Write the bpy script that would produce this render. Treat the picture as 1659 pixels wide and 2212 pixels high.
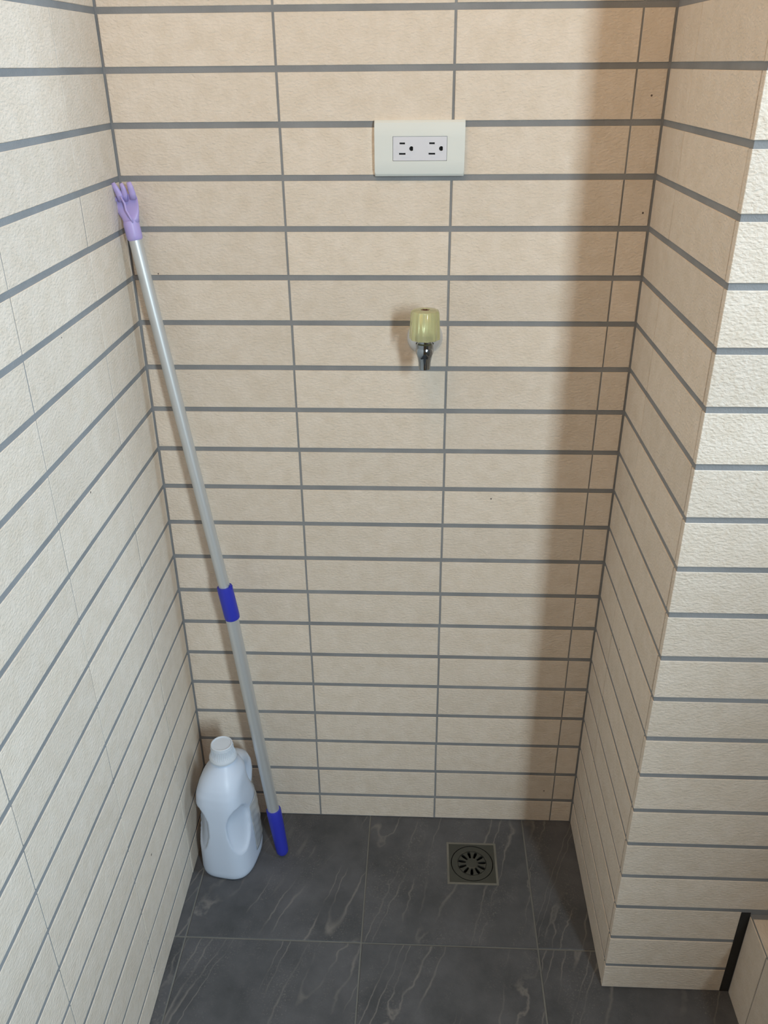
import bpy, bmesh, math, random
from mathutils import Vector, Matrix

PI = math.pi
random.seed(11)
scene = bpy.context.scene
for o in list(bpy.data.objects):
    bpy.data.objects.remove(o)

# ---------------------------------------------------------------- camera
F_PX = 1828.1
cam_d = bpy.data.cameras.new('camera')
cam_d.sensor_fit = 'HORIZONTAL'; cam_d.sensor_width = 36.0
cam_d.lens = 36.0 * F_PX / 1659.0
cam_d.clip_start = 0.02
cam = bpy.data.objects.new('camera', cam_d)
scene.collection.objects.link(cam)
cam.matrix_world = Matrix.Translation((0.1916, -1.2172, 1.3373)) @ Matrix.Rotation(math.radians(2.7561), 4, 'Z') \
    @ Matrix.Rotation(math.radians(62.1309), 4, 'X') @ Matrix.Rotation(math.radians(-0.5394), 4, 'Z')
scene.camera = cam

# ---------------------------------------------------------------- world, lights, exposure
world = bpy.data.worlds.new('world'); scene.world = world
world.use_nodes = True
bg = world.node_tree.nodes['Background']
bg.inputs[0].default_value = (1.0, 0.62, 0.30, 1)
bg.inputs[1].default_value = 0.10


def area(name, loc, target, sx, sy, power, col, spread=180):
    d = bpy.data.lights.new(name, 'AREA'); d.shape = 'RECTANGLE'
    d.size = sx; d.size_y = sy; d.energy = power; d.color = col
    d.spread = math.radians(spread)
    o = bpy.data.objects.new(name, d); scene.collection.objects.link(o)
    o.location = loc
    o.rotation_euler = (Vector(target) - Vector(loc)).to_track_quat('-Z', 'Y').to_euler()
    return o


# daylight from the far doorway behind and to the right of the camera
area('doorway_daylight', (1.22, -2.75, 1.80), (0.15, 0, 0.85), 0.20, 0.95, 47, (0.78, 0.93, 1.0))
# daylight from the open side above the added parapet
area('side_window_daylight', (1.90, -0.85, 2.10), (-0.2, -0.6, 0.55), 0.6, 0.8, 46, (0.61, 0.82, 1.0))
# added warm fill from overhead, no fixture, brightens the shaded niche
area('overhead_warm_fill', (-0.02, -0.95, 2.35), (0.25, -0.2, 0.6), 0.5, 0.5, 6.6, (1.0, 0.57, 0.24))

scene.view_settings.view_transform = 'Standard'
scene.view_settings.look = 'None'
scene.view_settings.exposure = 0.0
scene.view_settings.gamma = 1.0
scene.view_settings.use_curve_mapping = False


# ---------------------------------------------------------------- helpers
def s2l(c):
    return tuple((x / 12.92 if x <= 0.04045 else ((x + 0.055) / 1.055) ** 2.4) for x in [v / 255 for v in c])


def link(o, parent=None):
    scene.collection.objects.link(o)
    if parent:
        o.parent = parent
    return o


def obj(name, bm, mat, parent=None, smooth=False, loc=None, mods=()):
    me = bpy.data.meshes.new(name)
    bmesh.ops.recalc_face_normals(bm, faces=bm.faces[:])
    if smooth:
        for f in bm.faces:
            f.smooth = True
    bm.to_mesh(me); bm.free()
    if mat:
        me.materials.append(mat)
    o = bpy.data.objects.new(name, me)
    if loc:
        o.location = loc
    return link(o, parent)


def thing(name, label, cat, loc=(0, 0, 0), rot=(0, 0, 0)):
    o = bpy.data.objects.new(name, None)
    o.location = loc; o.rotation_euler = rot
    o.empty_display_size = 0.05
    o['label'] = label; o['category'] = cat
    return link(o)


def box(bm, x0, x1, y0, y1, z0, z1, bev=0, seg=2):
    r = bmesh.ops.create_cube(bm, size=1)
    vs = r['verts']
    for v in vs:
        v.co = Vector(((x0 + x1) / 2 + v.co.x * (x1 - x0), (y0 + y1) / 2 + v.co.y * (y1 - y0), (z0 + z1) / 2 + v.co.z * (z1 - z0)))
    if bev:
        es = list({e for v in vs for e in v.link_edges})
        bmesh.ops.bevel(bm, geom=es, offset=bev, segments=seg, affect='EDGES', profile=0.5)
    return bm


def lathe(bm, prof, n=32, axis_m=Matrix.Identity(4), flute=0, nf=0, cap=True):
    rings = []
    for (r, z) in prof:
        ring = []
        for i in range(n):
            a = 2 * PI * i / n
            rr = r * (1 - flute * (0.5 + 0.5 * math.cos(nf * a))) if nf else r
            ring.append(bm.verts.new(axis_m @ Vector((rr * math.cos(a), rr * math.sin(a), z))))
        rings.append(ring)
    for a, b in zip(rings[:-1], rings[1:]):
        for i in range(n):
            bm.faces.new((a[i], a[(i + 1) % n], b[(i + 1) % n], b[i]))
    if cap:
        bm.faces.new(rings[0]); bm.faces.new(rings[-1])
    return bm


def tube(bm, pts, radii, n=12, flat=1.0, side=Vector((1, 0, 0)), caps=True):
    """swept tube through points; flat squashes along the second axis"""
    rings = []
    pts = [Vector(p) for p in pts]
    for k, p in enumerate(pts):
        t = (pts[min(k + 1, len(pts) - 1)] - pts[max(k - 1, 0)]).normalized()
        u = (side - t * side.dot(t)).normalized(); w = t.cross(u)
        r = radii[k] if isinstance(radii, (list, tuple)) else radii
        rings.append([bm.verts.new(p + u * (r * math.cos(2 * PI * i / n)) + w * (r * flat * math.sin(2 * PI * i / n))) for i in range(n)])
    for a, b in zip(rings[:-1], rings[1:]):
        for i in range(n):
            bm.faces.new((a[i], a[(i + 1) % n], b[(i + 1) % n], b[i]))
    if caps:
        bm.faces.new(rings[0]); bm.faces.new(rings[-1])
    return bm


# ---------------------------------------------------------------- materials
def new_mat(name):
    m = bpy.data.materials.new(name); m.use_nodes = True
    nt = m.node_tree
    return m, nt, nt.nodes['Principled BSDF']


def plain(name, col, rough=0.5, metal=0.0, spec=0.5, trans=0.0, ior=1.45, sss=0.0, bump=0.0, bscale=200):
    m, nt, b = new_mat(name)
    b.inputs['Base Color'].default_value = (*s2l(col), 1)
    b.inputs['Roughness'].default_value = rough
    b.inputs['Metallic'].default_value = metal
    b.inputs['Specular IOR Level'].default_value = spec
    b.inputs['Transmission Weight'].default_value = trans
    b.inputs['IOR'].default_value = ior
    if sss:
        b.inputs['Subsurface Weight'].default_value = sss
        b.inputs['Subsurface Scale'].default_value = 0.01
    tc = nt.nodes.new('ShaderNodeTexCoord')
    n = nt.nodes.new('ShaderNodeTexNoise'); n.inputs['Scale'].default_value = bscale
    nt.links.new(tc.outputs['Object'], n.inputs['Vector'])
    bp = nt.nodes.new('ShaderNodeBump'); bp.inputs['Strength'].default_value = 0.3
    bp.inputs['Distance'].default_value = bump or 0.00005
    nt.links.new(n.outputs['Fac'], bp.inputs['Height'])
    nt.links.new(bp.outputs['Normal'], b.inputs['Normal'])
    return m


def N(nt, t, **kw):
    n = nt.nodes.new(t)
    for k, v in kw.items():
        setattr(n, k, v)
    return n


def offset_coords(nt):
    """object coordinates shifted by a random amount for each object"""
    tc = N(nt, 'ShaderNodeTexCoord'); oi = N(nt, 'ShaderNodeObjectInfo')
    mul = N(nt, 'ShaderNodeMath', operation='MULTIPLY'); mul.inputs[1].default_value = 37.0
    nt.links.new(oi.outputs['Random'], mul.inputs[0])
    add = N(nt, 'ShaderNodeVectorMath', operation='ADD')
    nt.links.new(tc.outputs['Object'], add.inputs[0]); nt.links.new(mul.outputs[0], add.inputs[1])
    return add.outputs[0], oi.outputs['Random']


def tile_mat(name, col, relief, rscale):
    m, nt, b = new_mat(name)
    L = nt.links
    vec, rnd = offset_coords(nt)
    # colour: soft blotches + per-tile tone + sparse pits
    n1 = N(nt, 'ShaderNodeTexNoise'); n1.inputs['Scale'].default_value = 45; n1.inputs['Detail'].default_value = 6; n1.inputs['Roughness'].default_value = 0.62
    L.new(vec, n1.inputs['Vector'])
    r1 = N(nt, 'ShaderNodeValToRGB')
    c = s2l(col)
    r1.color_ramp.elements[0].position = 0.3; r1.color_ramp.elements[0].color = (c[0] * .95, c[1] * .93, c[2] * .90, 1)
    r1.color_ramp.elements[1].position = 0.7; r1.color_ramp.elements[1].color = (c[0] * 1.05, c[1] * 1.05, c[2] * 1.06, 1)
    L.new(n1.outputs['Fac'], r1.inputs['Fac'])
    hsv = N(nt, 'ShaderNodeHueSaturation')
    mr = N(nt, 'ShaderNodeMapRange'); mr.inputs['To Min'].default_value = 0.955; mr.inputs['To Max'].default_value = 1.04
    L.new(rnd, mr.inputs['Value']); L.new(mr.outputs[0], hsv.inputs['Value'])
    L.new(r1.outputs[0], hsv.inputs['Color'])
    pv = N(nt, 'ShaderNodeTexVoronoi'); pv.inputs['Scale'].default_value = 45
    L.new(vec, pv.inputs['Vector'])
    sep = N(nt, 'ShaderNodeSeparateColor'); L.new(pv.outputs['Color'], sep.inputs[0])
    lt = N(nt, 'ShaderNodeMath', operation='LESS_THAN'); lt.inputs[1].default_value = 0.04
    L.new(sep.outputs[0], lt.inputs[0])
    sz = N(nt, 'ShaderNodeMath', operation='MULTIPLY'); sz.inputs[1].default_value = 0.11
    L.new(sep.outputs[1], sz.inputs[0])
    ds = N(nt, 'ShaderNodeMath', operation='LESS_THAN'); L.new(pv.outputs['Distance'], ds.inputs[0]); L.new(sz.outputs[0], ds.inputs[1])
    pit = N(nt, 'ShaderNodeMath', operation='MULTIPLY'); L.new(lt.outputs[0], pit.inputs[0]); L.new(ds.outputs[0], pit.inputs[1])
    mix = N(nt, 'ShaderNodeMix', data_type='RGBA'); L.new(pit.outputs[0], mix.inputs['Factor'])
    L.new(hsv.outputs[0], mix.inputs[6]); mix.inputs[7].default_value = (0.12, 0.10, 0.09, 1)
    L.new(mix.outputs[2], b.inputs['Base Color'])
    b.inputs['Roughness'].default_value = 0.72
    b.inputs['Specular IOR Level'].default_value = 0.3
    # relief: hammered lumps and fine grain
    mp = N(nt, 'ShaderNodeMapping'); mp.inputs['Rotation'].default_value = (0, 0.5, 0); mp.inputs['Scale'].default_value = (0.75, 1, 1.3)
    L.new(vec, mp.inputs['Vector'])
    n2 = N(nt, 'ShaderNodeTexNoise'); n2.inputs['Scale'].default_value = rscale; n2.inputs['Detail'].default_value = 3
    n2.inputs['Roughness'].default_value = 0.45; n2.inputs['Distortion'].default_value = 0.25
    L.new(mp.outputs[0], n2.inputs['Vector'])
    bp = N(nt, 'ShaderNodeBump'); bp.inputs['Strength'].default_value = 1.0; bp.inputs['Distance'].default_value = relief
    L.new(n2.outputs['Fac'], bp.inputs['Height'])
    L.new(bp.outputs['Normal'], b.inputs['Normal'])
    return m


def grout_mat(name, col, var=0.12):
    m, nt, b = new_mat(name); L = nt.links
    tc = N(nt, 'ShaderNodeTexCoord')
    n1 = N(nt, 'ShaderNodeTexNoise'); n1.inputs['Scale'].default_value = 16; n1.inputs['Detail'].default_value = 5
    L.new(tc.outputs['Object'], n1.inputs['Vector'])
    r1 = N(nt, 'ShaderNodeValToRGB'); c = s2l(col)
    r1.color_ramp.elements[0].position = .3; r1.color_ramp.elements[1].position = .7
    r1.color_ramp.elements[0].color = (*[x * (1 - var) for x in c], 1)
    r1.color_ramp.elements[1].color = (*[x * (1 + var) for x in c], 1)
    L.new(n1.outputs['Fac'], r1.inputs['Fac']); L.new(r1.outputs[0], b.inputs['Base Color'])
    b.inputs['Roughness'].default_value = 0.9
    n2 = N(nt, 'ShaderNodeTexNoise'); n2.inputs['Scale'].default_value = 500
    L.new(tc.outputs['Object'], n2.inputs['Vector'])
    bp = N(nt, 'ShaderNodeBump'); bp.inputs['Distance'].default_value = 0.0004
    L.new(n2.outputs['Fac'], bp.inputs['Height']); L.new(bp.outputs['Normal'], b.inputs['Normal'])
    return m


def floor_mat():
    m, nt, b = new_mat('slate_floor_tile'); L = nt.links
    vec, rnd = offset_coords(nt)
    base = N(nt, 'ShaderNodeTexNoise'); base.inputs['Scale'].default_value = 14; base.inputs['Detail'].default_value = 6
    base.inputs['Roughness'].default_value = 0.6
    L.new(vec, base.inputs['Vector'])
    r = N(nt, 'ShaderNodeValToRGB')
    r.color_ramp.elements[0].position = 0.3; r.color_ramp.elements[0].color = (*s2l((70, 73, 77)), 1)
    r.color_ramp.elements[1].position = 0.72; r.color_ramp.elements[1].color = (*s2l((94, 96, 101)), 1)
    L.new(base.outputs['Fac'], r.inputs['Fac'])
    # fine speckle, stretched along the veins
    def rot_scale(v, sc):
        m1 = N(nt, 'ShaderNodeMapping'); m1.inputs['Rotation'].default_value = (0, 0, math.radians(19))
        m2 = N(nt, 'ShaderNodeMapping'); m2.inputs['Scale'].default_value = sc
        L.new(v, m1.inputs['Vector']); L.new(m1.outputs[0], m2.inputs['Vector'])
        return m2
    mp = rot_scale(vec, (1, 0.28, 1))
    sp = N(nt, 'ShaderNodeTexNoise'); sp.inputs['Scale'].default_value = 330; sp.inputs['Detail'].default_value = 3
    L.new(vec, sp.inputs['Vector'])
    spm = N(nt, 'ShaderNodeTexNoise'); spm.inputs['Scale'].default_value = 26; spm.inputs['Detail'].default_value = 2
    L.new(mp.outputs[0], spm.inputs['Vector'])
    spr = N(nt, 'ShaderNodeMapRange'); spr.inputs['From Min'].default_value = .55; spr.inputs['From Max'].default_value = .75
    L.new(sp.outputs['Fac'], spr.inputs['Value'])
    spmr = N(nt, 'ShaderNodeMapRange'); spmr.inputs['From Min'].default_value = .45; spmr.inputs['From Max'].default_value = .65
    L.new(spm.outputs['Fac'], spmr.inputs['Value'])
    spk = N(nt, 'ShaderNodeMath', operation='MULTIPLY'); L.new(spr.outputs[0], spk.inputs[0]); L.new(spmr.outputs[0], spk.inputs[1])
    # veins: thin iso-lines of a stretched noise
    wob = N(nt, 'ShaderNodeTexNoise'); wob.inputs['Scale'].default_value = 30; wob.inputs['Detail'].default_value = 3
    L.new(vec, wob.inputs['Vector'])
    wsc = N(nt, 'ShaderNodeVectorMath', operation='SCALE'); wsc.inputs['Scale'].default_value = 0.013
    L.new(wob.outputs['Color'], wsc.inputs[0])
    wad = N(nt, 'ShaderNodeVectorMath', operation='ADD'); L.new(vec, wad.inputs[0]); L.new(wsc.outputs[0], wad.inputs[1])
    mp2 = rot_scale(wad.outputs[0], (1, 0.09, 1))
    vn = N(nt, 'ShaderNodeTexNoise'); vn.inputs['Scale'].default_value = 17; vn.inputs['Detail'].default_value = 0
    L.new(mp2.outputs[0], vn.inputs['Vector'])
    fr = N(nt, 'ShaderNodeMath', operation='MULTIPLY'); fr.inputs[1].default_value = 8.0
    L.new(vn.outputs['Fac'], fr.inputs[0])
    pp = N(nt, 'ShaderNodeMath', operation='PINGPONG'); pp.inputs[1].default_value = 0.5
    L.new(fr.outputs[0], pp.inputs[0])
    vr = N(nt, 'ShaderNodeMapRange'); vr.inputs['From Min'].default_value = 0.0; vr.inputs['From Max'].default_value = 0.11
    vr.inputs['To Min'].default_value = 1; vr.inputs['To Max'].default_value = 0
    L.new(pp.outputs[0], vr.inputs['Value'])
    cen = N(nt, 'ShaderNodeMath', operation='COMPARE'); cen.inputs[1].default_value = 0.5; cen.inputs[2].default_value = 0.15
    L.new(vn.outputs['Fac'], cen.inputs[0])
    vrc = N(nt, 'ShaderNodeMath', operation='MULTIPLY'); L.new(vr.outputs[0], vrc.inputs[0]); L.new(cen.outputs[0], vrc.inputs[1])
    msk = N(nt, 'ShaderNodeTexNoise'); msk.inputs['Scale'].default_value = 11
    L.new(vec, msk.inputs['Vector'])
    mskr = N(nt, 'ShaderNodeMapRange'); mskr.inputs['From Min'].default_value = .40; mskr.inputs['From Max'].default_value = .60
    L.new(msk.outputs['Fac'], mskr.inputs['Value'])
    vein = N(nt, 'ShaderNodeMath', operation='MULTIPLY'); L.new(vrc.outputs[0], vein.inputs[0]); L.new(mskr.outputs[0], vein.inputs[1])
    s1 = N(nt, 'ShaderNodeMath', operation='MULTIPLY'); s1.inputs[1].default_value = 0.55; L.new(spk.outputs[0], s1.inputs[0])
    s2 = N(nt, 'ShaderNodeMath', operation='MULTIPLY'); s2.inputs[1].default_value = 0.68; L.new(vein.outputs[0], s2.inputs[0])
    mx = N(nt, 'ShaderNodeMath', operation='MAXIMUM'); L.new(s1.outputs[0], mx.inputs[0]); L.new(s2.outputs[0], mx.inputs[1])
    mix = N(nt, 'ShaderNodeMix', data_type='RGBA'); L.new(mx.outputs[0], mix.inputs['Factor'])
    L.new(r.outputs[0], mix.inputs[6]); mix.inputs[7].default_value = (*s2l((128, 126, 124)), 1)
    L.new(mix.outputs[2], b.inputs['Base Color'])
    b.inputs['Roughness'].default_value = 0.6; b.inputs['Specular IOR Level'].default_value = 0.3
    bp = N(nt, 'ShaderNodeBump'); bp.inputs['Distance'].default_value = 0.0006; bp.inputs['Strength'].default_value = 0.6
    L.new(sp.outputs['Fac'], bp.inputs['Height'])
    L.new(bp.outputs['Normal'], b.inputs['Normal'])
    return m


M_TILE = tile_mat('beige_wall_tile', (218, 208, 195), 0.0012, 270)
M_GROUT = grout_mat('grey_wall_grout', (134, 137, 140))
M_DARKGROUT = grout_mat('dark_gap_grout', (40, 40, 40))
M_FLOOR = floor_mat()
M_FGROUT = grout_mat('floor_grout', (112, 114, 112))

# ---------------------------------------------------------------- setting: walls of tiles
XL, XR, D = -0.2246, 0.4986, 0.3419       # left wall, right wall, depth of the niche
TT = 0.0095                                # tile thickness
REC = 0.0011                               # joint recess
ZJ = [1.4, 1.3333, 1.268, 1.2023, 1.1358, 1.069, 1.0036, 0.9355, 0.8683, 0.8015, 0.7354, 0.6689, 0.6028,
      0.535, 0.4687, 0.4013, 0.3336, 0.2653, 0.1964, 0.125, 0.0567]
JH = 0.0076                                # horizontal joint width
TOP = 2.4
zj = [1.4 + 0.0667 * k for k in range(15, 0, -1)] + ZJ
rows = []
for a, b_ in zip(zj[:-1], zj[1:]):
    rows.append((b_ + JH / 2, a - JH / 2))
rows.append((0.0015, zj[-1] - JH / 2))

_tile_cache = {}


def tile_mesh(w, h, t=TT):
    key = (round(w, 4), round(h, 4), round(t, 4))
    if key in _tile_cache:
        return _tile_cache[key]
    bm = bmesh.new()
    b = 0.0005
    def rect(dx, dz, y):
        return [bm.verts.new((sx * (w / 2 - dx), y, sz * (h / 2 - dz))) for sx, sz in ((-1, -1), (1, -1), (1, 1), (-1, 1))]
    A = rect(0, 0, t); B = rect(0, 0, b); C_ = rect(b, b, 0)
    bm.faces.new(A)
    for P, Q in ((A, B), (B, C_)):
        for i in range(4):
            bm.faces.new((P[i], P[(i + 1) % 4], Q[(i + 1) % 4], Q[i]))
    bm.faces.new(C_)
    bmesh.ops.recalc_face_normals(bm, faces=bm.faces[:])
    me = bpy.data.meshes.new('tile'); bm.to_mesh(me); bm.free()
    me.materials.append(M_TILE)
    _tile_cache[key] = me
    return me


def put_tile(parent, mesh, loc, rz=0.0, jitter=True):
    o = bpy.data.objects.new('tile', mesh)
    o.location = loc
    if jitter:
        k = random.uniform(-0.0003, 0.0003)
        o.location += Vector((0, k, 0)) if abs(rz) < .1 else Vector((k, 0, 0))
        o.rotation_euler = (random.gauss(0, 0.0015), random.gauss(0, 0.0008), rz + random.gauss(0, 0.0010))
    else:
        o.rotation_euler = (0, 0, rz)
    return link(o, parent)


def struct(name, bm, mat, label):
    o = obj(name, bm, mat)
    o['kind'] = 'structure'; o['label'] = label
    return o


# back wall
wb = struct('wall_back', box(bmesh.new(), XL - 0.1, XR + 0.10, REC, 0.12, -0.05, TOP), M_GROUT, 'back wall of the niche in beige rough tiles with grey joints')
cols = [(XL + 0.0022, -0.0016), (0.0016, 0.2267 ), (0.2300, 0.4570), (0.4592, XR - 0.0022)]
for (z0, z1) in rows:
    s = random.uniform(-0.0007, 0.0007)
    for i, (x0, x1) in enumerate(cols):
        a = x0 + (s if i else 0); c = x1 + (s if i < 3 else 0)
        put_tile(wb, tile_mesh(x1 - x0, z1 - z0), ((a + c) / 2, 0, (z0 + z1) / 2))

# left wall
wl = struct('wall_left', box(bmesh.new(), XL - 0.12, XL - REC * 0.8, -1.75, REC, -0.05, TOP), M_GROUT, 'long left wall in smooth lit beige tiles')
js = [0.0025, 0.1496] + [0.1496 + 0.2284 * k for k in range(1, 8)]
for (z0, z1) in rows:
    s = random.uniform(-0.0006, 0.0006)
    for a, c in zip(js[:-1], js[1:]):
        g = 0.0010
        w = c - a - 2 * g
        put_tile(wl, tile_mesh(w, z1 - z0), (XL, -(a + c) / 2 + s, (z0 + z1) / 2), PI / 2)

# right pillar: niche side face and front face
PW = 1.55
wr = bmesh.new()
box(wr, XR + REC, PW, -D + REC, REC, -0.05, TOP)
wr = struct('wall_right', wr, M_GROUT, 'right pillar wall, shaded niche side and bright front face')
for (z0, z1) in rows:
    s = random.uniform(-0.0012, 0.0012)
    for a, c in ((0.0028, 0.1026 + s), (0.1042 + s, D - TT - 0.0032)):
        put_tile(wr, tile_mesh(c - a, z1 - z0), (XR, -(a + c) / 2, (z0 + z1) / 2), -PI / 2)
    if z1 < 0.2:
        fx = [(XR, 0.6880)]
    else:
        fx = [(XR + 0.2294 * k, XR + 0.2294 * k + 0.2272) for k in range(4)]
    for (x0, x1) in fx:
        put_tile(wr, tile_mesh(x1 - x0, z1 - z0), ((x0 + x1) / 2, -D, (z0 + z1) / 2))

# low tiled wall (kerb) running toward the viewer on the right
KX, KZ = 0.702, 0.189
lw = bmesh.new()
box(lw, KX + REC, KX + 0.25, -1.75, -D + 0.0025, -0.05, KZ - REC)
lw = struct('wall_low', lw, M_GROUT, 'low tiled kerb wall at lower right, with pale tiles on top')
ky = [-0.3497 - 0.0622 * k for k in range(0, 23)]
for y in ky:
    ya = -0.3432 if y == ky[0] else y
    put_tile(lw, tile_mesh(ya - y + 0.0600, 0.1850), (KX, (ya + y - 0.0600) / 2, 0.0930), -PI / 2)
for k in range(6):
    y = -0.3497 - 0.2294 * k
    o = bpy.data.objects.new('tile', tile_mesh(0.2272, 0.0600)); link(o, lw)
    o.location = (KX + 0.0315, y - 0.1136, KZ); o.rotation_euler = (-PI / 2, 0, PI / 2)
    o.matrix_world = Matrix.Translation((KX + 0.0320, y - 0.1136, KZ)) @ Matrix.Rotation(PI / 2, 4, 'Z') @ Matrix.Rotation(-PI / 2, 4, 'X')
    for q in (1, 2):
        c = o.copy(); c.matrix_world = Matrix.Translation((KX + 0.0320 + 0.0665 * q, y - 0.1136, KZ)) @ Matrix.Rotation(PI / 2, 4, 'Z') @ Matrix.Rotation(-PI / 2, 4, 'X')
        link(c, lw)

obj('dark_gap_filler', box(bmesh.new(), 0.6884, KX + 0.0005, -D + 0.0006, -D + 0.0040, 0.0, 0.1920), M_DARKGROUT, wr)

# unseen parapet added behind the kerb, sized to block light on the pillar
pw = struct('wall_parapet_blocker', box(bmesh.new(), KX + 0.252, KX + 0.37, -2.00, -D + 0.0025, -0.05, 1.16, 0.004, 2), M_GROUT, 'unseen added parapet behind the kerb, blocking light on the pillar')

# floor slab with a square opening for the drain
DX, DY, DH = 0.2985, -0.1070, 0.0462      # drain centre, half side of its frame
fl = bmesh.new()
FX0, FX1, FY0, FY1, FT = XL - 0.12, 1.0, -1.75, 0.12, -0.0012
hx = DH - 0.004
for (a, b_, c, d) in ((FX0, DX - hx, FY0, FY1), (DX + hx, FX1, FY0, FY1), (DX - hx, DX + hx, FY0, DY - hx), (DX - hx, DX + hx, DY + hx, FY1)):
    box(fl, a, b_, c, d, -0.06, FT)
fl = struct('floor', fl, M_FGROUT, 'dark grey slate-look tiled floor with thin grey joints')


def floor_tile(x0, x1, y0, y1, hole=None):
    bm = bmesh.new()
    cx, cy = (x0 + x1) / 2, (y0 + y1) / 2
    if not hole:
        box(bm, x0 - cx, x1 - cx, y0 - cy, y1 - cy, -0.009, 0, 0)
        top = [e for e in bm.edges if all(v.co.z > -0.001 for v in e.verts)]
        bmesh.ops.bevel(bm, geom=top, offset=0.0008, segments=1, affect='EDGES')
    else:
        hx0, hx1, hy0, hy1 = [h - c for h, c in zip(hole, (cx, cx, cy, cy))]
        O = [(x0 - cx, y0 - cy), (x1 - cx, y0 - cy), (x1 - cx, y1 - cy), (x0 - cx, y1 - cy)]
        H = [(hx0, hy0), (hx1, hy0), (hx1, hy1), (hx0, hy1)]
        vt = [[bm.verts.new((x, y, z)) for x, y in P] for P in (O, H) for z in (0, -0.009)]
        ot, ob, ht, hb = vt
        for i in range(4):
            j = (i + 1) % 4
            bm.faces.new((ot[i], ot[j], ht[j], ht[i])); bm.faces.new((ob[j], ob[i], hb[i], hb[j]))
            bm.faces.new((ot[i], ob[i], ob[j], ot[j])); bm.faces.new((ht[i], ht[j], hb[j], hb[i]))
    o = obj('tile', bm, M_FLOOR, fl, loc=(cx, cy, 0))
    return o


G = 0.0015
xj = [XL - 0.004, -0.206, 0.100, 0.4025, 0.706]
yj = [-0.0005 + 0.0015, -0.278, -0.5815, -0.885, -1.1885, -1.492, -1.74]
for i in range(4):
    for j in range(len(yj) - 1):
        x0, x1 = xj[i] + (G if i else 0), xj[i + 1] - G
        y1, y0 = yj[j] - (G if j else 0), yj[j + 1] + G
        if j == 0 and i == 3:
            x1 = XR + 0.004
        hole = None
        if i == 2 and j == 0:
            hole = (DX - DH, DX + DH, DY - DH, DY + DH)
        if i == 3 and j == 1:
            # L-shaped cut round the pillar: split in two touching pieces
            pass
        floor_tile(x0, x1, y0, y1, hole)

# ---------------------------------------------------------------- floor drain
M_STEEL = plain('dull_steel', (92, 95, 92), 0.45, 0.85, bump=0.0002, bscale=900)
M_CAVITY = plain('dark_cavity', (10, 10, 10), 0.8)
M_MORTAR = grout_mat('drain_mortar', (112, 112, 106), 0.2)
dr = thing('floor_drain', 'round slotted metal drain grate set in a square frame in the floor', 'drain', (DX, DY, 0))


def plate_with_hole(R, half, z0, z1, n=64):
    bm = bmesh.new()
    rings = []
    for z in (z1, z0):
        inner, outer = [], []
        for i in range(n):
            a = 2 * PI * i / n
            c, s = math.cos(a), math.sin(a)
            k = half / max(abs(c), abs(s))
            inner.append(bm.verts.new((R * c, R * s, z))); outer.append(bm.verts.new((k * c, k * s, z)))
        rings.append((inner, outer))
    (it, ot), (ib, ob) = rings
    for i in range(n):
        j = (i + 1) % n
        bm.faces.new((it[i], it[j], ot[j], ot[i])); bm.faces.new((ib[j], ib[i], ob[i], ob[j]))
        bm.faces.new((ot[i], ot[j], ob[j], ob[i])); bm.faces.new((it[j], it[i], ib[i], ib[j]))
    return bm


obj('drain_frame', plate_with_hole(0.0398, DH - 0.0030, -0.006, 0.0004), M_STEEL, dr)
# mortar lip around the frame
bm = bmesh.new()
for (a, b_, c, d) in ((-DH - .001, DH + .001, -DH - .001, -DH + .0030), (-DH - .001, DH + .001, DH - .0030, DH + .001), (-DH - .001, -DH + .0030, -DH + .003, DH - .003), (DH - .0030, DH + .001, -DH + .003, DH - .003)):
    box(bm, a, b_, c, d, -0.008, 0.0006)
obj('mortar_edge', bm, M_MORTAR, dr)
cup = bmesh.new()
lathe(cup, [(0.0405, -0.0062), (0.0405, -0.045), (0.0005, -0.045)], 32, cap=False)
obj('drain_cup', cup, M_CAVITY, dr)


def grate():
    bm = bmesh.new()
    n = 11
    z1, z0 = 0.0002, -0.0035
    # slots are openings between the hub disc, the spokes and the outer ring
    def ringplate(r0, r1, m=66):
        v = [[bm.verts.new((r * math.cos(2 * PI * i / m), r * math.sin(2 * PI * i / m), z)) for i in range(m)] for z in (z1, z0) for r in (r0, r1)]
        a, b, c, d = v
        for i in range(m):
            j = (i + 1) % m
            bm.faces.new((a[i], a[j], b[j], b[i])); bm.faces.new((c[j], c[i], d[i], d[j]))
            bm.faces.new((b[i], b[j], d[j], d[i])); bm.faces.new((a[j], a[i], c[i], c[j]))
    ringplate(0.0262, 0.0383)
    lathe(bm, [(0.0118, z0), (0.0118, z1), (0.0100, z1 + 0.0006), (0.004, z1 + 0.0008)], 33)
    for k in range(n):
        a0 = 2 * PI * (k + 0.5) / n + math.radians(103 - 98)
        # spoke widens outward, leaving rounded radial slots
        pr = [(0.0110, 0.0018), (0.0145, 0.0021), (0.019, 0.0028), (0.023, 0.0038), (0.0250, 0.0052), (0.0268, 0.0078)]
        top, bot = [], []
        for z, lst in ((z1, top), (z0, bot)):
            for r, w in pr:
                for s in (-1, 1):
                    p = Vector((r, s * w, z)); p.rotate(Matrix.Rotation(a0, 3, 'Z'))
                    lst.append(bm.verts.new(p))
        for i in range(len(pr) - 1):
            q = (2 * i, 2 * i + 1, 2 * i + 3, 2 * i + 2)
            bm.faces.new([top[x] for x in q]); bm.faces.new([bot[x] for x in q][::-1])
            bm.faces.new((top[2 * i], top[2 * i + 2], bot[2 * i + 2], bot[2 * i]))
            bm.faces.new((top[2 * i + 1], bot[2 * i + 1], bot[2 * i + 3], top[2 * i + 3]))
    return bm


obj('grate', grate(), M_STEEL, dr)

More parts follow.
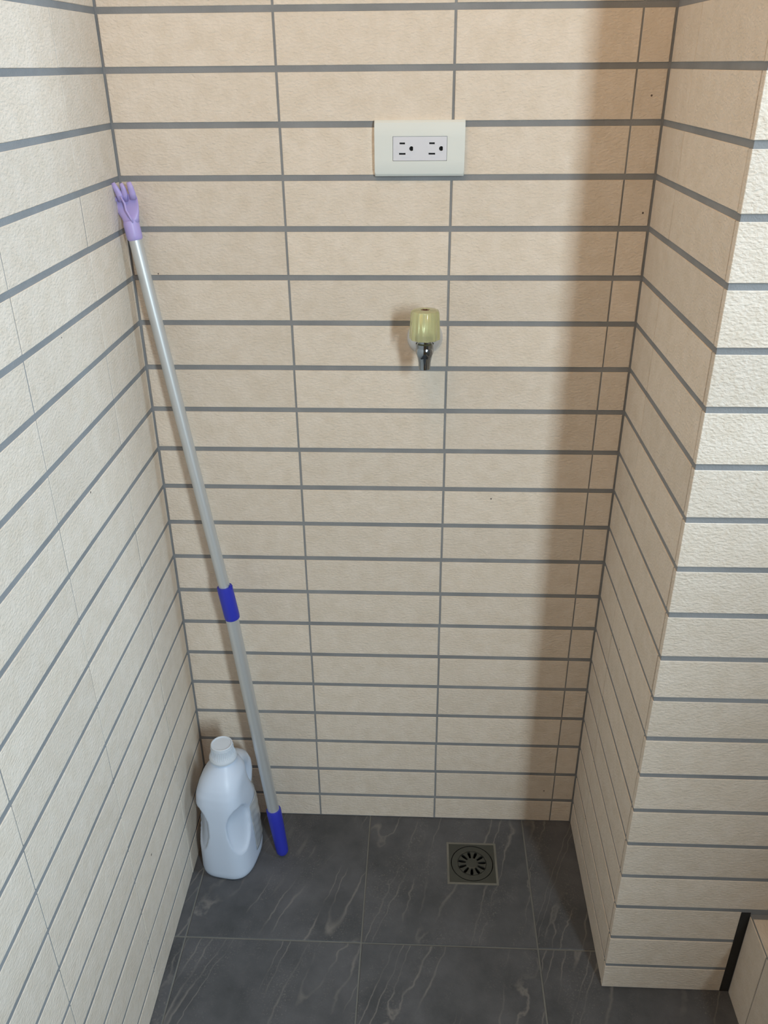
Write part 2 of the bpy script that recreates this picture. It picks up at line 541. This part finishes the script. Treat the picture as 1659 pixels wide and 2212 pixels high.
# ---------------------------------------------------------------- wall socket
M_PLATE = plain('ivory_plastic', (220, 226, 224), 0.35, spec=0.4)
M_INSERT = plain('cool_white_plastic', (216, 219, 228), 0.35, spec=0.4)
M_BLACK = plain('black_slot', (8, 8, 10), 0.7)
px0, px1, pz0, pz1 = 0.1254, 0.2440, 1.2050, 1.2732
sk = thing('wall_socket', 'white double electrical socket plate on the back wall above the tap', 'socket', ((px0 + px1) / 2, -0.0002, (pz0 + pz1) / 2))
W2, H2 = (px1 - px0) / 2, (pz1 - pz0) / 2
ix0, ix1, iz0, iz1 = [v - c for v, c in zip((0.1497, 0.2206, 1.2244, 1.2537), ((px0 + px1) / 2,) * 2 + ((pz0 + pz1) / 2,) * 2)]


def boolean_cut(o, cutters):
    bmc = bmesh.new()
    for f in cutters:
        f(bmc)
    me = bpy.data.meshes.new('cut'); bmesh.ops.recalc_face_normals(bmc, faces=bmc.faces[:]); bmc.to_mesh(me); bmc.free()
    c = bpy.data.objects.new('cut', me); scene.collection.objects.link(c)
    if o.parent:
        c.parent = o.parent
    md = o.modifiers.new('b', 'BOOLEAN'); md.object = c; md.operation = 'DIFFERENCE'; md.solver = 'EXACT'
    bpy.context.view_layer.update()
    dg = bpy.context.evaluated_depsgraph_get()
    nm = bpy.data.meshes.new_from_object(o.evaluated_get(dg))
    o.modifiers.clear(); o.data = nm
    bpy.data.objects.remove(c)
    return o


# plate with a soft convex bulge at top and bottom, made from a swept profile
bm = bmesh.new()
prof = []
nz = 24
for i in range(nz + 1):
    z = -H2 + 2 * H2 * i / nz
    t = abs(z) / H2
    y = -0.0098 + 0.0030 * max(0, (t - 0.42) / 0.58) ** 1.8
    prof.append((y, z))
prof = [(0, -H2)] + [(-0.0052, -H2)] + prof[1:-1] + [(-0.0052, H2), (0, H2)]
vl = [[bm.verts.new((x, y, z)) for y, z in prof] for x in (-W2, W2)]
for i in range(len(prof) - 1):
    bm.faces.new((vl[0][i], vl[0][i + 1], vl[1][i + 1], vl[1][i]))
bm.faces.new((vl[0][-1], vl[0][0], vl[1][0], vl[1][-1]))
bm.faces.new(vl[0]); bm.faces.new(vl[1])
ed = [e for e in bm.edges if abs(abs(e.verts[0].co.x) - W2) < 1e-6 and abs(abs(e.verts[1].co.x) - W2) < 1e-6 and e.verts[0].co.x * e.verts[1].co.x > 0 and min(v.co.y for v in e.verts) < -0.005 and max(v.co.y for v in e.verts) < -0.001]
bmesh.ops.bevel(bm, geom=ed, offset=0.0010, segments=2, affect='EDGES')
pl = obj('cover_plate', bm, M_PLATE, sk)
boolean_cut(pl, [lambda b: box(b, ix0 - .0003, ix1 + .0003, -0.02, -0.0035, iz0 - .0003, iz1 + .0003)])
holes = []
cxs = (px0 + px1) / 2; czs = (pz0 + pz1) / 2
for (sx, gx) in ((0.1620, 0.1741), (0.2010, 0.2132)):
    holes.append(lambda b, sx=sx: box(b, sx - .0036 - cxs, sx + .0036 - cxs, -.02, -.0045, 1.2455 - .0011 - czs, 1.2455 + .0011 - czs))
    holes.append(lambda b, sx=sx: box(b, sx - .0043 - cxs, sx + .0043 - cxs, -.02, -.0045, 1.2328 - .0011 - czs, 1.2328 + .0011 - czs))

    def g(b, gx=gx):
        vs = []
        R0 = 0.0029
        for y in (-.02, -.0045):
            vs.append([b.verts.new((gx - cxs + min(R0 * math.cos(2 * PI * i / 24), R0 * .72), y, 1.2391 - czs + R0 * math.sin(2 * PI * i / 24))) for i in range(24)])
        for i in range(24):
            b.faces.new((vs[0][i], vs[0][(i + 1) % 24], vs[1][(i + 1) % 24], vs[1][i]))
        b.faces.new(vs[0]); b.faces.new(vs[1])
    holes.append(g)
ins = obj('socket_insert', box(bmesh.new(), ix0, ix1, -0.0093, -0.0040, iz0, iz1, 0.0006, 2), M_INSERT, sk)
boolean_cut(ins, holes)
# raised receptacle faces, cut by the same holes
for sx in (0.1665, 0.2055):
    bm = bmesh.new()
    box(bm, sx - 0.0115 - cxs, sx + 0.0115 - cxs, -0.0097, -0.0091, 1.2391 - 0.0105 - czs, 1.2391 + 0.0105 - czs)
    es = [e for e in bm.edges if abs(e.verts[0].co.y - e.verts[1].co.y) > 1e-4]
    bmesh.ops.bevel(bm, geom=es, offset=0.006, segments=6, affect='EDGES')
    rf = obj('receptacle_face', bm, M_INSERT, sk)
    boolean_cut(rf, holes)
bk = obj('socket_cavity', box(bmesh.new(), ix0 + .002, ix1 - .002, -0.0050, -0.0042, iz0 + .002, iz1 - .002), M_BLACK, sk)

# ---------------------------------------------------------------- water tap
M_CHROME = plain('chrome', (150, 158, 166), 0.14, 1.0)
M_ESC = plain('pale_chrome', (222, 226, 230), 0.30, 0.6, spec=0.6)
M_YEL = plain('yellow_acrylic', (224, 225, 176), 0.16, trans=0.55, ior=1.45)
M_YEL.node_tree.nodes['Principled BSDF'].inputs['Coat Weight'].default_value = 0.4
M_COPPER = plain('brass_screw', (120, 80, 60), 0.4, 0.7)
TX, TZ, TY = 0.1952, 0.9845, -0.070
tp = thing('water_tap', 'chrome wall tap with yellow clear knob, below the socket', 'tap', (TX, 0, TZ))
to_y = Matrix.Rotation(PI / 2, 4, 'X')     # local +z -> -y
bm = lathe(bmesh.new(), [(0.0262, -0.0005), (0.0262, 0.0012), (0.0245, 0.0045), (0.019, 0.0075), (0.0125, 0.0095)], 48, to_y)
obj('escutcheon', bm, M_ESC, tp, smooth=True)
bm = lathe(bmesh.new(), [(0.0095, 0.008), (0.0095, 0.030), (0.0115, 0.034), (0.0115, 0.048), (0.0125, 0.056), (0.0125, 0.070), (0.0105, 0.079), (0.004, 0.083)], 32, to_y)
lathe(bm, [(0.0118, -0.004), (0.0118, 0.010), (0.0100, 0.012), (0.0100, 0.024)], 24, Matrix.Translation((0, TY, 0)))
obj('tap_body', bm, M_CHROME, tp, smooth=True)
bm = bmesh.new()
prof = [(0.0124, 0.0105), (0.0122, 0.004), (0.0112, -0.004), (0.0096, -0.011), (0.0085, -0.017), (0.0082, -0.0255), (0.0070, -0.0257), (0.0066, -0.012)]
lathe(bm, prof, 32, Matrix.Translation((0, TY, 0)), cap=False)
obj('spout', bm, M_CHROME, tp, smooth=True)
bm = lathe(bmesh.new(), [(0.0185, 0.0170), (0.0214, 0.0178), (0.0216, 0.022), (0.0208, 0.040), (0.0200, 0.053), (0.0184, 0.0565), (0.0125, 0.0578), (0.0066, 0.0578), (0.0060, 0.054)], 96,
           Matrix.Translation((0, TY, 0)), flute=0.06, nf=11)
obj('knob', bm, M_YEL, tp, smooth=True)
bm = lathe(bmesh.new(), [(0.0058, 0.0540), (0.0058, 0.0568), (0.0052, 0.0573), (0.0030, 0.0573), (0.0028, 0.0550)], 24, Matrix.Translation((0, TY, 0)))
obj('knob_screw', bm, M_COPPER, tp, smooth=True)

# ---------------------------------------------------------------- telescopic pole leaning in the corner
M_ALU = plain('brushed_aluminium', (206, 210, 212), 0.42, 0.60, spec=0.5)
M_LILAC = plain('lilac_plastic', (176, 166, 222), 0.38, spec=0.5, sss=0.15)
M_BLUE = plain('royal_blue_plastic', (48, 56, 176), 0.38, spec=0.5)
P0 = Vector((-0.0620, -0.1000, 0.0035)); P1 = Vector((-0.1217, -0.0660, 0.5539)); P2 = Vector((-0.2040, -0.0310, 1.1290))
pole = thing('clothes_pole', 'long silver telescopic pole with lilac claw head leaning in the left corner', 'pole', P0)
d01 = (P1 - P0).normalized(); d12 = (P2 - P1).normalized()


def seg(name, a, b_, prof, mat, n=32):
    """lathe along a-b; prof = (radius, distance from a)"""
    z = (b_ - a).normalized()
    q = z.to_track_quat('Z', 'Y').to_matrix().to_4x4()
    M = Matrix.Translation(a - P0) @ q
    return obj(name, lathe(bmesh.new(), prof, n, M), mat, pole, smooth=True)


L01 = (P1 - P0).length; L12 = (P2 - P1).length
seg('lower_tube', P0, P1, [(0.0108, 0.06), (0.0108, L01 - 0.01)], M_ALU)
seg('upper_tube', P1, P2, [(0.0090, -0.02), (0.0090, L12 + 0.005)], M_ALU)
seg('end_grip', P0, P1, [(0.004, 0.0), (0.0085, 0.0015), (0.0112, 0.006), (0.0118, 0.012), (0.0136, 0.085), (0.0138, 0.1085), (0.0131, 0.1105), (0.0110, 0.1107)], M_BLUE)
seg('locking_collar', P1 - d12 * 0.030, P2, [(0.0108, 0.0), (0.0122, 0.0012), (0.0128, 0.006), (0.0128, 0.058), (0.0123, 0.0618), (0.0092, 0.0622)], M_BLUE)
bm = bmesh.new()
bt = bmesh.ops.create_cube(bm, size=1)['verts']
ztop = P1 - P0 + d12 * 0.0325
for v in bt:
    v.co = Vector((v.co.x * .005 + 0.0115, v.co.y * .006 - 0.003, v.co.z * .008)) + ztop
bmesh.ops.bevel(bm, geom=bm.edges[:], offset=0.001, segments=2, affect='EDGES')
obj('collar_tab', bm, M_BLUE, pole)

# claw head
q = d12.to_track_quat('Z', 'Y').to_matrix().to_4x4()
head = obj('claw_head', lathe(bmesh.new(), [(0.0090, -0.002), (0.0104, 0.0), (0.0108, 0.004), (0.0108, 0.020), (0.0098, 0.0235), (0.006, 0.024)], 32), M_LILAC, pole, smooth=True)
# local frame: z along the pole, x to the picture's right, y away from the viewer
zx = d12; xx = Vector((1, -0.15, 0)); xx = (xx - zx * xx.dot(zx)).normalized(); yy = zx.cross(xx)
HM = Matrix((xx, yy, zx)).transposed().to_4x4(); HM.translation = P2 - P0
head.matrix_local = HM


def palm(bm):
    # scooped palm: loft of crescent sections
    secs = [(0.020, .0098, .0096, 0.000), (0.026, .0112, .0092, 0.0020), (0.033, .0138, .0084, 0.0048), (0.042, .0162, .0078, 0.0070), (0.050, .0172, .0072, 0.0062), (0.057, .0168, .0056, 0.0036)]
    n = 28; rings = []
    for (z, rx, ry, scoop) in secs:
        ring = []
        for i in range(n):
            a = 2 * PI * i / n
            x = rx * 1.08 * math.cos(a) + 0.0008; y = ry * math.sin(a)
            if math.sin(a) < 0:     # viewer side is scooped in
                y = y + scoop * max(0.0, 1 - (x / (rx * 1.14)) ** 2) ** 0.6 * 1.35
            ring.append(bm.verts.new((x - 0.0025 * (z - .02) / .037, y + 0.001, z)))
        rings.append(ring)
    for a, b in zip(rings[:-1], rings[1:]):
        for i in range(n):
            bm.faces.new((a[i], a[(i + 1) % n], b[(i + 1) % n], b[i]))
    bm.faces.new(rings[0]); bm.faces.new(rings[-1])
    return bm


pm = obj('palm', palm(bmesh.new()), M_LILAC, head, smooth=True)
bm = bmesh.new()
tube(bm, [(0.0075, -.0082, .021), (0.0046, -.0088, .030), (0.0012, -.0072, .038), (0.0006, -.0052, .046), (-.0030, -.0050, .056)], [.0011, .0013, .0014, .0015, .0013], 8)
obj('rib', bm, M_LILAC, head, smooth=True)
side = Vector((1, 0, 0))
for pts_, r in (
    ([(-.0145, .0005, .050), (-.0168, -.0005, .056), (-.0192, -.0025, .062), (-.0212, -.0050, .0680)], [.0044, .0042, .0038, .0028]),
    ([(-.0045, -.0005, .050), (-.0052, -.0025, .058), (-.0068, -.0045, .066), (-.0082, -.0068, .0735)], [.0052, .0048, .0040, .0030]),
    ([(-.0010, .0005, .050), (.0026, -.0015, .058), (.0030, -.0030, .065), (.0026, -.0050, .0715)], [.0048, .0042, .0035, .0025]),
    ([(.0118, .0005, .050), (.0132, -.0010, .057), (.0134, -.0025, .064), (.0136, -.0045, .0715)], [.0048, .0046, .0042, .0032]),
):
    obj('prong', tube(bmesh.new(), pts_, r, 12, 0.75, side), M_LILAC, head, smooth=True)

# ---------------------------------------------------------------- detergent bottle
M_BOT = plain('white_hdpe', (204, 218, 238), 0.36, spec=0.45)
M_CAP = plain('white_cap_plastic', (206, 216, 228), 0.42, spec=0.4)
M_LABEL = plain('pale_wrinkled_label', (178, 184, 190), 0.25, spec=0.6, bump=0.002, bscale=60)
BR = math.radians(-9)
bt = thing('detergent_bottle', 'white plastic detergent bottle with screw cap standing in the left corner', 'bottle', (-0.1550, -0.0970, 0), (0, 0, BR))

# z, half width, front y, rear y   (local: -y is toward the viewer)
SEC = [(0.0000, 0.0390, -.0560, .0500), (0.0015, 0.0450, -.0610, .0550), (0.0060, 0.0492, -.0655, .0585), (0.0150, 0.0502, -.0670, .0600),
       (0.0400, 0.0496, -.0670, .0600), (0.0800, 0.0486, -.0665, .0600), (0.1200, 0.0463, -.0660, .0580), (0.1423, 0.0447, -.0655, .0520),
       (0.1623, 0.0442, -.0650, .0400), (0.1801, 0.0432, -.0640, .0300), (0.1979, 0.0412, -.0615, .0260), (0.2124, 0.0390, -.0570, .0270),
       (0.2235, 0.0360, -.0510, .0290), (0.2335, 0.0300, -.0430, .0260), (0.2413, 0.0245, -.0355, .0180), (0.2480, 0.0205, -.0295, .0120)]
NX = 0.0050        # neck and cap sit a little to the right of the body's middle


def lerp_sec(z):
    for a, b in zip(SEC[:-1], SEC[1:]):
        if z <= b[0]:
            t = (z - a[0]) / (b[0] - a[0]); t2 = t
            return [a[i] + (b[i] - a[i]) * t2 for i in (1, 2, 3)]
    return SEC[-1][1:]


def bottle_point(a, z):
    hw, fy, ry = lerp_sec(z)
    c, s = math.cos(a), math.sin(a)
    top = min(1, max(0, (z - 0.196) / 0.05))
    e = 0.62 + 0.38 * top            # squarish below, round at the neck
    x = hw * math.copysign(abs(c) ** e, c)
    cy = (fy + ry) / 2; hy = (ry - fy) / 2
    y = cy + hy * math.copysign(abs(s) ** e, s)
    if y > 0:
        x *= 1 - 0.16 * (y / 0.06) ** 2 * (1 - top)
    # oval thumb scallops on both front corners
    for sx in (1, -1):
        dx = (x - sx * (0.0410 if sx > 0 else 0.0370)) / 0.0230; dy = (y + (0.0500 if sx > 0 else 0.0560)) / 0.0280; dz = (z - 0.1330) / (0.0420 if z > 0.133 else 0.0660)
        r2 = dx * dx + dy * dy * 0.8 + dz * dz
        if r2 < 1:
            t = 1 - r2
            k = (0.0120 if sx > 0 else 0.0095) * (t ** 0.50)
            x -= sx * k * 0.70; y += k * 0.72
    x += NX * top
    return Vector((x, y, z))


bm = bmesh.new()
zs = [0, .0006, .0015, .003, .006, .010, .015] + [0.015 + 0.0034 * i for i in range(1, 69)]
zs = [z for z in zs if z < 0.2445] + [0.2460, 0.2480]
n = 120
rings = [[bm.verts.new(bottle_point(2 * PI * i / n, z)) for i in range(n)] for z in zs]
ncen = Vector((NX, -0.0090, 0))
for r, z in ((0.0195, 0.2510), (0.0195, 0.2650)):
    rings.append([bm.verts.new(ncen + Vector((r * math.cos(2 * PI * i / n), r * math.sin(2 * PI * i / n), z))) for i in range(n)])
for a, b in zip(rings[:-1], rings[1:]):
    for i in range(n):
        bm.faces.new((a[i], a[(i + 1) % n], b[(i + 1) % n], b[i]))
bm.faces.new(rings[0]); bm.faces.new(rings[-1])
obj('body', bm, M_BOT, bt, smooth=True)
bm = bmesh.new()
tube(bm, [(0.002, .030, .105), (0.006, .045, .126), (0.010, .0525, .146), (0.012, .0550, .168), (0.012, .0530, .188), (0.010, .0460, .204), (0.008, .036, .214), (0.005, .022, .218), (0.003, .010, .217)],
     [.017, .0175, .0170, .0165, .0165, .0175, .0185, .0180, .015], 20, 0.80)
obj('handle', bm, M_BOT, bt, smooth=True)
bm = lathe(bmesh.new(), [(0.0205, 0.2535), (0.0240, 0.2540), (0.0246, 0.2562), (0.0243, 0.2585), (0.0222, 0.2623), (0.0200, 0.2676), (0.0193, 0.2738), (0.0193, 0.2829), (0.0190, 0.2849), (0.0180, 0.2856), (0.0166, 0.2854), (0.0160, 0.2841), (0.0040, 0.2841)],
           120, Matrix.Translation(ncen), flute=0.0)
obj('cap', bm, M_CAP, bt, smooth=True)
bm = bmesh.new()
for i in range(40):
    a = 2 * PI * i / 40
    p = [(0.0225, 0.2619), (0.0203, 0.2676), (0.0196, 0.2738), (0.0196, 0.2799)]
    tube(bm, [ncen + Vector((r * math.cos(a), r * math.sin(a), z)) for r, z in p], 0.00055, 5, side=Vector((-math.sin(a), math.cos(a), 0)))
obj('cap_ribs', bm, M_CAP, bt)
# thin wrinkled label wrapped on the right broad face
bm = bmesh.new()
rr = []
for i in range(25):
    y = -0.012 + 0.058 * i / 24
    col = []
    for k in range(31):
        z = 0.030 + 0.112 * k / 30
        hw, fy, ry = lerp_sec(z)
        cy = (fy + ry) / 2; hy = (ry - fy) / 2
        sn = min(.995, max(-.995, (y - cy) / hy))
        a = math.asin(math.copysign(abs(sn) ** (1 / 0.62), sn))
        p = bottle_point(a, z)
        w = 0.0010 + 0.0007 * math.sin(k * 0.9 + i * 0.35) * math.sin(k * 0.37 + 1.0)
        col.append(bm.verts.new(p + Vector((w, 0, 0))))
    rr.append(col)
for i in range(24):
    for k in range(30):
        bm.faces.new((rr[i][k], rr[i + 1][k], rr[i + 1][k + 1], rr[i][k + 1]))
lb = obj('label_film', bm, M_LABEL, bt, smooth=True)
lb['label'] = 'pale grey wrinkled label on the right side'
md = lb.modifiers.new('thick', 'SOLIDIFY'); md.thickness = 0.0004

# shadeable smooth shading with sharp edges where needed
for o in bpy.data.objects:
    if o.type == 'MESH' and o.data.polygons and o.data.polygons[0].use_smooth and o.name.split('.')[0] not in ('body', 'palm', 'prong', 'rib', 'handle', 'label_film'):
        try:
            o.data.set_sharp_from_angle(angle=math.radians(38))
        except Exception:
            pass
